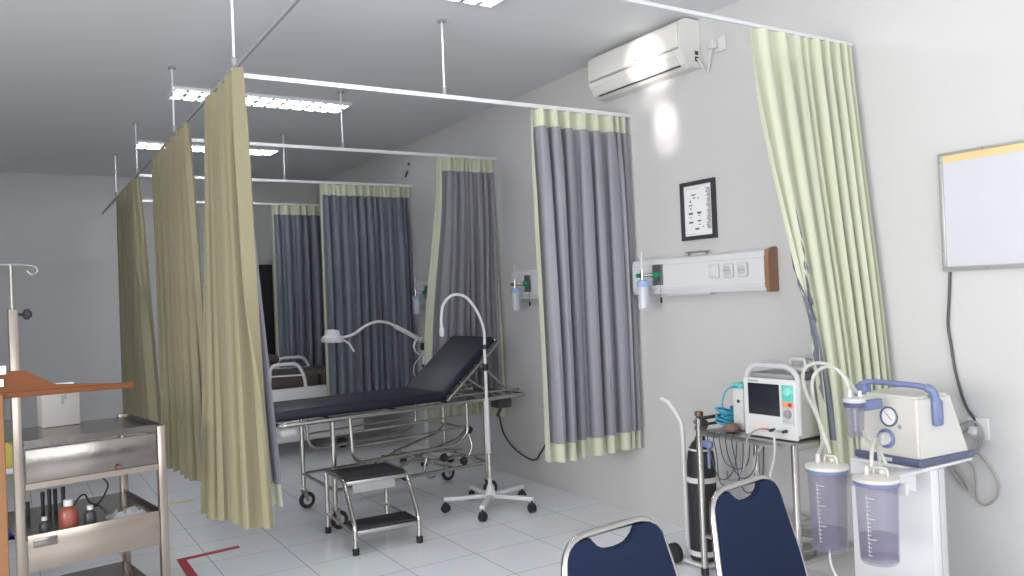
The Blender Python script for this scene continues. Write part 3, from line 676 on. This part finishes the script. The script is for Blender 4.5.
# ------------------------------------------------------------------ blue chairs
def make_chair(loc, yaw, label):
    t = thing('banquet_chair', label, 'chair', loc, yaw, 'blue chairs in the foreground')
    # local: origin under the top of the backrest, front towards -y, top leans to +y
    zt = .802; ln = lambda z: -(zt-z)*.235
    w0, w1 = .162, .20
    def B(x, z, d=0): return Vector((x, ln(z)+d, z))
    side = [B(-w1-.006, .40), B(-w1-.004, .56), B(-w0-.004, zt), B(w0+.004, zt), B(w1+.004, .56), B(w1+.006, .40)]
    side = rounded([side[0], side[1], side[2]*.97+side[3]*.03, side[3]*.97+side[2]*.03, side[4], side[5]], .074, 8)
    obj('back_tube', MB().tube(side, .0095, 14), CHROME, t)
    # pad outline with scooped grip opening
    zp = zt-.009
    o2 = rounded([(-w1+.006, .46, 0), (-w1+.006, .56, 0), (-w0+.006, zp, 0), (-.078, zp, 0)], .056, 8)
    out = [(p.x, p.y) for p in o2[:-1]]
    for k in range(0, 13):
        a = PI*k/12; out.append((-.078*math.cos(a), zp-.036*math.sin(a)**.9))
    out += [(-x, y) for x, y in out[:len(o2)-1][::-1]]
    m = MB(); m.prism(out, lambda a, b: B(a, b, -.012), lambda a, b: B(a, b, .008))
    fs = [e for e in m.bm.edges if len(e.link_faces) == 2 and any(len(f.verts) > 8 for f in e.link_faces)]
    bmesh.ops.bevel(m.bm, geom=fs, offset=.003, segments=2, affect='EDGES')
    obj('backrest', m, NAVY, t)
    yf = ln(.45)
    seat = MB().box(-.21, .21, yf-.43, yf-.02, .425, .475, .02, 3)
    obj('seat', seat, NAVY, t)
    obj('seat_frame', MB().tube(rounded([(-.20, yf-.42, .415), (.20, yf-.42, .415), (.20, yf-.01, .415), (-.20, yf-.01, .415)], .04, closed=True), .011, closed=True), CHROME, t)
    for s in (-1, 1):
        obj('leg', MB().tube(rounded([(s*.205, yf-.40, .42), (s*.205, yf-.43, .02)], .02), .0115), CHROME, t)
        obj('leg', MB().tube([(s*.208, yf, .44), (s*.21, yf+.02, .25), (s*.21, yf+.07, .02)], .0115), CHROME, t)
        for yy in (yf-.43, yf+.07): obj('foot_cap', MB().lathe([(.014, 0), (.014, .03)], (s*(.205 if yy < yf-.1 else .21), yy, 0), seg=12), BLACK, t)
    return t
CH = make_chair((1.245, 1.595, 0), math.radians(6), 'blue padded chair with chrome frame, the left one in the foreground')
dup(CH, (1.82, 1.70, 0), math.radians(9), 'blue padded chair with chrome frame, right one, before the steel cart', 'blue chairs in the foreground')
# ------------------------------------------------------------------ oxygen cylinder on its cart
cx, cy = 2.915, 2.985
t = thing('oxygen_cylinder', 'tall black oxygen cylinder beside the steel cart', 'gas cylinder', (cx, cy, 0))
obj('tank', MB().lathe([(.055, .029), (.068, .035), (.070, .05), (.070, .50), (.064, .56), (.045, .605), (.026, .625), (.024, .64)], (cx, cy, 0), seg=32), BLACK, t)
obj('valve', MB().lathe([(.018, .64), (.018, .67), (.026, .675), (.026, .69), (.015, .695), (.015, .74), (.022, .745), (.022, .765)], (cx, cy, 0), seg=16).tube([(cx, cy, .72), (cx-.05, cy-.02, .72)], .010).lathe([(.024, 0), (.024, .02)], (cx+.02, cy-.0, .70), (0, -1, 0), 16), BRONZE, t)
obj('shoulder_label', MB().lathe([(.0585, .575), (.0595, .585)], (cx, cy, 0), seg=32, cap=False), WHITE, t)
t = thing('cylinder_trolley', 'white tubular trolley holding the black oxygen cylinder', 'cylinder trolley', (cx, cy, 0))
obj('base_plate', MB().box(cx-.075, cx+.09, cy-.078, cy+.12, .012, .028, .004), WHITE, t)
obj('holding_ring', MB().lathe([(.0715, .42), (.076, .42), (.076, .445), (.0715, .445)], (cx, cy, 0), seg=32, cap=False), WHITE, t)
obj('holding_ring', MB().lathe([(.0715, .06), (.076, .06), (.076, .085), (.0715, .085)], (cx, cy, 0), seg=32, cap=False), WHITE, t)
obj('handle_tube', MB().tube(rounded([(cx-.02, cy+.095, .02), (cx-.02, cy+.10, .70), (cx-.02, cy+.20, .80), (cx-.03, cy+.24, .81)], .05), .012), WHITE, t)
obj('spine_tube', MB().tube([(cx-.06, cy-.055, .03), (cx-.06, cy-.055, .44)], .009), CHROME, t)
for s in (-1, 1): obj('wheel', MB().lathe([(.02, -.014), (.05, -.013), (.05, .013), (.02, .014)], (cx+s*.085-.012, cy+.115, .0505), (1, 0, 0), 18), BLACK, t)
# ------------------------------------------------------------------ steel cart
t = thing('steel_cart', 'steel cart against the right wall carrying the defibrillator', 'cart', (3.0, 2.6, 0))
cx0, cx1, cy0, cy1 = 2.81, 3.20, 2.322, 2.882
for x, y, z in ((cx0, cy0, .70), (cx0, cy1, .755), (cx1, cy0, .70), (cx1, cy1, .755)):
    l = obj('leg', MB().tube([(x, y, .02), (x, y, z)], .0155, 12), CHROME, t)
    obj('rubber_foot', MB().lathe([(.019, 0), (.019, .035)], (x, y, 0), seg=14), BLACK, l)
obj('top_tray', MB().box(cx0-.01, cx1+.01, cy0-.01, cy1-.018, .674, .70, .003), STEEL, t)
obj('guard_rail', MB().tube(rounded([(cx0, cy1, .752), (cx1, cy1, .752)], .02), .009).tube([(cx0, cy1, .72), (cx1, cy1, .72)], .007), DARK, t)
obj('lower_shelf', MB().box(cx0-.01, cx1+.01, cy0-.01, cy1-.018, .185, .205, .003), STEEL, t)
# cables piled on the lower shelf
R = random.Random(3); m = MB()
for k in range(9):
    ox, oy = R.uniform(2.91, 3.08), R.uniform(2.42, 2.75); a, b = R.uniform(.06, .09), R.uniform(.06, .10); ph = R.random()*6
    m.tube(catmull([(ox+a*math.cos(ph+i*.7)*(1+.15*math.sin(i*1.3)), oy+b*math.sin(ph+i*.7), .2175+.010*k+.004*math.sin(i*.9)) for i in range(14)], 4), .005, 6)
tag(obj('coiled_cables', m, CABLE), 'tangled pile of grey cables on the lower shelf of the steel cart', 'cables', kind='stuff')
# defibrillator
t = thing('defibrillator', 'white defibrillator monitor with dark screen and carrying handle on the steel cart', 'defibrillator', (2.855, 2.335, .7005), math.radians(2))
# local: front face at x=0 (faces -x), y 0..0.30, z 0..0.26, depth to x=.26
dw, dh, dd = .285, .268, .27
obj('casing', MB().box(.012, dd, .008, dw-.008, .008, dh-.01, .012, 3), CREAM, t)
obj('front_bezel', MB().box(-.006, .014, .0, dw, .006, dh, .008, 3), WHITE, t)
sy0, sy1 = .082, .245     # y grows to the image left
obj('screen', MB().box(-.0085, -.0055, sy0+.003, sy1+.01, .105, .245, .002), SCREEN, t)
obj('control_strip', MB().box(-.0082, -.0055, .012, .072, .175, .245, .001), TEAL, t)
obj('energy_dial', MB().lathe([(.020, 0), (.018, .012), (.012, .014)], (-.008, .036, .218), (-1, 0, 0), 20), mat('mint_plastic', (.25, .66, .55), .4), t)
obj('orange_strip', MB().box(-.0082, -.0055, .012, .072, .149, .1735, .001), ORANGE, t)
obj('red_button', MB().lathe([(.009, 0), (.008, .004)], (-.008, .030, .161), (-1, 0, 0), 16), RED, t)
obj('grey_strip', MB().box(-.0082, -.0055, .012, .072, .079, .1475, .001), LGREY, t)
obj('menu_knob', MB().lathe([(.019, 0), (.017, .010), (.009, .012)], (-.008, .042, .121), (-1, 0, 0), 20), GREYP, t)
obj('warning_sticker', MB().box(-.0072, -.0058, .15, .225, .028, .066), mat('pale_pink_label', (.72, .55, .50), .5), t)
obj('maker_mark', MB().box(-.0068, -.0058, .20, .255, .2515, .2575), GREYP, t)
obj('top_recess', MB().box(.02, dd-.01, .03, dw-.02, dh-.008, dh+.022, .008), GREYP, t)
hb = rounded([(.014, .001, .03), (.014, .001, dh+.02), (.014, .05, dh+.055), (.014, dw-.05, dh+.055), (.014, dw-.008, dh+.02), (.014, dw-.008, .10)], .045, 6)
obj('carrying_handle', MB().tube(hb, .0125, 12), LGREY, t)
for s, x in ((0, .11), (1, .19)):
    pd = obj('paddle', MB().box(x-.028, x+.028, .02, .12, dh+.024, dh+.05, .012, 3).tube(rounded([(x, .03, dh+.045), (x, .03, dh+.08), (x, .11, dh+.08), (x, .11, dh+.045)], .02), .010), LGREY, t)
for q in (0, 1):
    coil = []
    for k in range(90):
        a = k/90; coil.append((.05+.03*q+.010*math.cos(k*1.25), .12+a*.14, dh+.052+.010*math.sin(k*1.25)+.014*math.sin(a*PI)))
    obj('coiled_cord', MB().tube(coil, .003, 6), LGREY, t)
obj('connector', MB().lathe([(.008, 0), (.007, .03)], (-.006, .12, .045), (-1, 0, 0), 12), DARK, t)
obj('connector', MB().lathe([(.008, 0), (.007, .025)], (-.006, .055, .045), (-1, 0, 0), 12), DARK, t)
for y in (.04, dw-.04):
    for x in (.03, dd-.03): obj('rubber_foot', MB().lathe([(.010, 0), (.010, .009)], (x, y, 0), seg=12), BLACK, t)
def wcable(name, label, pts, r, m, group=None, cat='cable'):
    return tag(obj(name, MB().tube(catmull(pts, 7), r, 8), m), label, cat, group)
xs = 2.80
wcable('defibrillator_lead', 'grey lead hanging from the left connector of the defibrillator', [(2.835, 2.48, .745), (2.80, 2.49, .75), (2.78, 2.52, .735), (2.775, 2.55, .70), (2.775, 2.56, .62), (2.78, 2.60, .53), (2.83, 2.72, .48), (2.9, 2.80, .50)], .0045, GREYP)
wcable('defibrillator_lead', 'white lead hanging to the low shelf from the right connector of the defibrillator', [(2.83, 2.41, .745), (2.80, 2.405, .75), (2.78, 2.40, .735), (2.775, 2.40, .65), (2.775, 2.44, .52), (2.78, 2.47, .40), (2.79, 2.44, .28), (2.84, 2.45, .225)], .0055, LGREY)
wcable('defibrillator_lead', 'pale lead curving under the cart tray before its far leg', [(2.88, 2.55, .665), (2.87, 2.60, .58), (2.88, 2.57, .46), (2.90, 2.50, .36), (2.95, 2.5, .26)], .0055, LGREY)
R = random.Random(12); m = MB()
for k in range(5):
    y0 = 2.80-.04*k; dz = R.uniform(.12, .26); x0 = 2.782-.002*k
    m.tube(catmull([(2.790, y0, .708), (x0, y0+.0, .68), (x0-.003, y0-.02, .60), (x0, y0-.05*R.uniform(.5, 1.5), .69-dz), (2.80, y0-.09, .66-dz*.9), (2.84, y0-.11, .64-dz*.5), (2.87, y0-.10, .665)], 6), .0026, 8)
tag(obj('patient_leads', m, DARK), 'tangle of thin dark leads looping below the left end of the cart tray', 'leads', kind='stuff')
# small monitor, blue cables, brown thing
t = thing('patient_monitor', 'small white device with teal top behind the left side of the defibrillator', 'medical device', (2.97, 2.735, .7005), math.radians(3))
obj('casing', MB().box(-.045, .08, -.03, .035, 0, .20, .008, 3), WHITE, t)
obj('top_band', MB().box(-.046, .081, -.031, .036, .20, .222, .006), TEAL, t)
obj('side_button', MB().box(-.048, -.0455, -.01, .004, .13, .145), DARK, t)
m = MB(); R = random.Random(21)
for k in range(6):
    ox = 2.93+R.uniform(-.015, .02); oy = 2.815+R.uniform(-.01, .01)
    m.tube(catmull([(ox+.045*math.cos(i*.9+k), oy+.035*math.sin(i*.9+k), .714+.012*k+.014*math.sin(i*.7+k)+.01) for i in range(9)], 4), .0055, 8)
tag(obj('cable_bundle', m, CYAN), 'bright cyan coiled cable bundle on the left end of the steel cart', 'cable bundle')
wcable('cyan_cable', 'cyan cable arching from the bundle to the small white device', [(2.90, 2.80, .75), (2.88, 2.79, .83), (2.885, 2.765, .89), (2.91, 2.745, .905), (2.935, 2.735, .90)], .004, CYAN)
tag(obj('blue_box', MB().box(2.99, 3.05, 2.79, 2.85, .7005, .80, .006), mat('deep_blue_plastic', (.03, .15, .40), .4)), 'small blue box behind the cyan cable bundle', 'box')
t = tag(obj('brown_pouch', MB().lathe([(.012, 0), (.035, .008), (.042, .022), (.03, .038), (.010, .044)], (2.86, 2.72, .7005), (0, 0, 1), 18), mat('brown_leather', (.20, .12, .10), .6, var=.3, vscale=30)), 'small brown pouch on the cart left of the defibrillator', 'pouch')
t = thing('blue_clamp', 'blue plastic clamp hanging under the left end of the cart tray', 'clamp', (2.80, 2.80, .55))
obj('clamp_head', MB().box(2.775, 2.80, 2.775, 2.835, .625, .66, .010), BLUE, t)
obj('clamp_stem', MB().tube([(2.787, 2.80, .63), (2.787, 2.80, .53)], .008), BLUE, t)
obj('clamp_hook', MB().tube([(2.787, 2.80, .655), (2.793, 2.80, .673)], .004), CHROME, t)
# ------------------------------------------------------------------ suction machine and its trolley
t = thing('suction_trolley', 'white trolley stand under the suction machine', 'trolley', (2.75, 1.78, 0))
obj('top_shelf', MB().box(2.655, 2.965, 1.655, 1.935, .715, .727, .003), WHITE, t)
obj('back_panel', MB().box(2.70, 2.745, 1.655, 1.975, .09, .7145, .003), WPAINT, t)
obj('side_post', MB().box(2.746, 2.775, 1.650, 1.68, .06, .7145, .002), LGREY, t)
obj('base_shelf', MB().box(2.36, 2.95, 1.64, 1.985, .07, .09, .005), WPAINT, t)
for x, y in ((2.40, 1.68), (2.40, 1.95), (2.91, 1.68), (2.91, 1.95)):
    c = obj('caster', MB().tube([(x, y, .07), (x, y, .045)], .008), CHROME, t)
    obj('wheel', MB().lathe([(.012, -.012), (.028, -.011), (.028, .011), (.012, .012)], (x, y, .0285), (1, 0, 0), 16), BLACK, c)
obj('jar_bracket', MB().prism([(2.62, .7145), (2.62, .655), (2.45, .71), (2.45, .7145)], lambda a, b: Vector((a, 1.66, b)), lambda a, b: Vector((a, 1.68, b))).box(2.40, 2.655, 1.655, 1.70, .7148, .727, .003), WHITE, t)
obj('jar_bracket', MB().box(2.378, 2.393, 1.54, 1.84, .70, .74, .004), WHITE, t)
t = thing('suction_machine', 'off-white suction machine with blue handle, gauge and dial', 'suction machine', (2.665, 1.672, .7275), math.radians(-4))
# local: front x=0 faces -x, y 0..0.24 (left in photo), side faces -y
bw, bd, bh = .25, .285, .235
def Wp(a, b, z): return Vector((a, b, z))
m = MB(); bv = m.bm
lo = [(0, 0), (bd, 0), (bd, bw), (0, bw)]; hi = [(.012, .012), (bd*.62, .012), (bd*.62, bw-.012), (.012, bw-.012)]
m.prism([(0, 0), (1, 0), (1, 1), (0, 1)], lambda a, b: Vector((a*bd, b*bw, .018)), lambda a, b: Vector((.004+a*(bd*.66), .004+b*(bw-.008), bh+.008)))
bmesh.ops.bevel(bv, geom=list(bv.edges), offset=.010, segments=3, affect='EDGES')
obj('casing', m, CREAM, t)
m = MB().box(-.012, bd+.01, -.012, bw+.012, .001, .027, .008, 3)
obj('base_band', m, BLUED, t, 'dark blue grey band round the foot')
hz = bh+.045
hp = rounded([(.02, bw+.006, bh-.04), (.02, bw+.004, hz-.01), (.045, bw-.03, hz), (.07, .04, hz-.004), (.085, -.004, hz-.016), (.10, -.012, bh-.07)], .03, 6)
rr = [.015 if (i < 3 or i > len(hp)-9) else .0105 for i in range(len(hp))]
obj('handle', MB().tube(hp, rr, 12), BLUE, t)
obj('handle_mount', MB().box(.005, .045, bw-.035, bw+.012, bh-.0, bh+.036, .008), BLUE, t)
obj('handle_mount', MB().box(.075, .12, -.020, .003, bh-.10, bh-.005, .012, 3), BLUE, t)
g0 = Vector((.008, .115, .165)); ax = Vector((-1, 0, .06))
gp = obj('pressure_gauge', MB().lathe([(.036, -.004), (.036, .010), (.031, .012), (.030, .006)], g0, ax, 28), BLUED, t)
obj('gauge_face', MB().lathe([(.0305, .0062), (.0305, .007)], g0, ax, 28), PAPER, gp)
obj('gauge_needle', MB().tube([g0+Vector((-.0085, .014, .014)), g0+Vector((-.0085, -.012, -.012))], .0011, 6), RED, gp)
d0 = Vector((.006, .128, .085))
dp = obj('vacuum_dial', MB().lathe([(.035, -.004), (.035, .010), (.028, .013), (.026, .010)], d0, ax, 28), BLUE, t)
obj('dial_knob', MB().lathe([(.025, .008), (.023, .022), (.018, .024)], d0, ax, 24).box(d0.x-.034, d0.x-.018, d0.y-.006, d0.y+.006, d0.z-.022, d0.z+.022, .003), LGREY, dp)
obj('power_button', MB().lathe([(.009, -.002), (.009, .005), (.007, .007)], (.008, .074, .133), ax, 16), GREYP, t)
obj('name_plate', MB().box(-.0135, -.0118, .10, .16, .008, .021, .0005), LGREY, t)
# jars
def jar(x, y, z0, z1, r, label, liq):
    t = thing('suction_jar', label, 'suction jar', (x, y, z0), 0, 'large suction jars'); h = z1-z0
    b = obj('jar_body', MB().lathe([(r*.82, 0), (r*.88, .006), (r*.97, h*.86), (r, h*.9), (r*.975, h*.9), (r*.95, h*.86), (r*.855, .010), (.001, .008)], seg=32, cap=False), JARM, t)
    obj('jar_bottom', MB().lathe([(r*.80, .001), (r*.86, .012), (r*.86, .018), (.001, .018)], seg=32, cap=False), JARL, t)
    obj('liquid', MB().lathe([(r*.80, .019), (r*(.85+.05*liq), h*liq)], seg=28), JARL, t)
    m = MB()
    for k in range(15):
        z = h*(.12+.046*k); rr = r*(.885+.09*z/h/.86)+.0012; L = .45 if k % 5 == 4 else .2
        a0 = math.radians(200)
        pts = [(rr*math.cos(a0+L*q/4-.3), rr*math.sin(a0+L*q/4-.3), z) for q in range(5)]
        m.tube(pts, .0011, 5)
    pts = [(r*(.885+.09*q)*math.cos(math.radians(186)), r*(.885+.09*q)*math.sin(math.radians(186)), h*(.12+q*.68)) for q in (0, .5, 1)]
    m.tube(pts, .0008, 5)
    obj('graduation_marks', m, WHITE, b)
    obj('rim_band', MB().lathe([(r*1.03, h*.885), (r*1.05, h*.89), (r*1.05, h*.93), (r*1.0, h*.932)], seg=32, cap=False), BLUE, t)
    obj('lid', MB().lathe([(r*1.06, h*.925), (r*1.09, h*.935), (r*1.07, h*.965), (r*.8, h*.985), (r*.2, h*1.0), (.001, h*1.0)], seg=32), CREAM, t)
    obj('lid_loop', MB().tube(rounded([(r*.1, -r*.55, h*.98), (r*.1, -r*.55, h*1.07), (r*.1, r*.2, h*1.07), (r*.1, r*.2, h*.98)], .012), .004), CREAM, t)
    obj('lid_port', MB().lathe([(.008, h*.98), (.007, h*1.09)], (-r*.3, r*.3, 0), seg=12).lathe([(.012, h*.98), (.010, h*1.04)], (r*.35, -r*.1, 0), seg=12), CREAM, t)
    obj('clip', MB().box(r*1.02, r*1.14, -.012, .012, h*.84, h*.96, .003), BLUED, t)
    return t
jar(2.30, 1.59, .50, .776, .065, 'large violet-tinted suction jar with white lid, nearer one at the right', .30)
jar(2.305, 1.775, .496, .785, .064, 'large violet-tinted suction jar with white lid, farther one beside the cart leg', .22)
t = thing('filter_jar', 'small clear jar clamped on the left side of the suction machine', 'suction jar', (2.50, 1.79, .79))
jx, jy = 2.50, 1.80
obj('jar_body', MB().lathe([(.022, .835), (.028, .842), (.033, .945), (.033, .962), (.031, .962), (.031, .945), (.026, .845), (.001, .84)], (jx, jy, 0), seg=24, cap=False), JARM, t)
obj('lid', MB().lathe([(.037, .962), (.039, .966), (.037, .976), (.012, .982)], (jx, jy, 0), seg=24), LGREY, t)
obj('lid_band', MB().lathe([(.0345, .945), (.036, .947), (.036, .9615), (.0345, .9615)], (jx, jy, 0), seg=24, cap=False), BLUED, t)
obj('lid_port', MB().lathe([(.007, .98), (.006, 1.005)], (jx-.012, jy+.008, 0), seg=10).lathe([(.007, .98), (.006, 1.0)], (jx+.018, jy-.01, 0), seg=10), WHITE, t)
obj('dip_tube', MB().tube([(jx, jy, .96), (jx, jy, .86)], .004, 8), WHITE, t)
obj('clamp_arm', MB().box(jx+.034, 2.645, jy-.012, jy+.012, .925, .96, .004), BLUE, t)
wcable('suction_tube', 'clear silicone tube arching from the small jar down to the farther large jar', [(jx-.012, jy+.008, 1.0), (jx-.014, jy+.02, 1.04), (jx-.02, jy+.05, 1.075), (jx-.03, jy+.09, 1.082), (jx-.05, jy+.125, 1.05), (jx-.06, jy+.125, .98), (jx-.09, jy+.08, .90), (jx-.14, jy+.03, .84), (2.29, 1.795, .81)], .0065, TUBEW, cat='tube')
wcable('suction_tube', 'clear silicone tube looping wide beside the defibrillator', [(2.33, 1.78, .81), (2.33, 1.80, .87), (2.37, 1.86, .93), (2.42, 1.94, 1.0), (2.45, 1.97, 1.06), (2.48, 1.95, 1.09), (2.51, 1.90, 1.085), (2.53, 1.85, 1.04), (2.518, 1.80, .99)], .0065, TUBEW, cat='tube')
wcable('suction_tube', 'short clear tube standing between the nearer jar lid and the bracket', [(2.285, 1.595, .80), (2.30, 1.60, .85), (2.36, 1.63, .87), (2.42, 1.66, .84), (2.44, 1.67, .735)], .0065, TUBEW, cat='tube')
wcable('suction_tube', 'clear tube running from the small jar to the lid of the nearer large jar', [(jx, jy-.03, .86), (jx-.05, jy-.08, .845), (2.36, 1.62, .84), (2.335, 1.575, .80)], .006, TUBEW, cat='tube')
wcable('drain_tube', 'thin white tube hanging below the farther large jar', [(2.30, 1.775, .499), (2.30, 1.77, .44), (2.31, 1.74, .38), (2.33, 1.70, .30), (2.36, 1.68, .20), (2.42, 1.69, .096)], .004, WHITE, cat='tube')
# ------------------------------------------------------------------ right wall socket and cords
t = thing('wall_socket', 'white wall socket behind the suction machine', 'wall socket', (XW, 1.79, .74))
obj('plate', MB().box(XW-.012, XW-.001, 1.75, 1.835, .735, .82, .004), WHITE, t)
obj('plug', MB().lathe([(.02, 0), (.02, .03), (.01, .04)], (XW-.0125, 1.80, .77), (-1, 0, 0), 16), LGREY, t)
wcable('power_cord', 'dark cord hanging down the wall below the whiteboard', [on(0, XW-.010, *q) for q in ((950, 272), (949, 300), (948, 325), (951, 345), (955, 370), (961, 392), (967, 408), (975, 420), (979, 434))], .0055, DARK, cat='cord')
wcable('power_cord', 'grey cord looping on the wall beneath the wall socket', [on(0, XW-.02, *q) for q in ((972, 452), (980, 455), (990, 468), (998, 484), (996, 498), (985, 505), (977, 498), (976, 480), (973, 466), (965, 460))], .005, CABLE, cat='cord')
wcable('power_cord', 'grey cord coiled around the wall socket behind the suction machine', [on(0, XW-.035, *q) for q in ((960, 425), (972, 421), (982, 430), (983, 445), (975, 452), (964, 448), (962, 436), (970, 428), (980, 436), (976, 450), (960, 453))], .005, GREYP, cat='cord')
wcable('power_cord', 'bundled grey cord tied with a strap below the suction machine', [on(0, XW-.02, *q) for q in ((948, 459), (955, 468), (964, 479), (969, 490), (962, 484), (952, 471), (946, 462))], .006, CABLE, cat='cord')
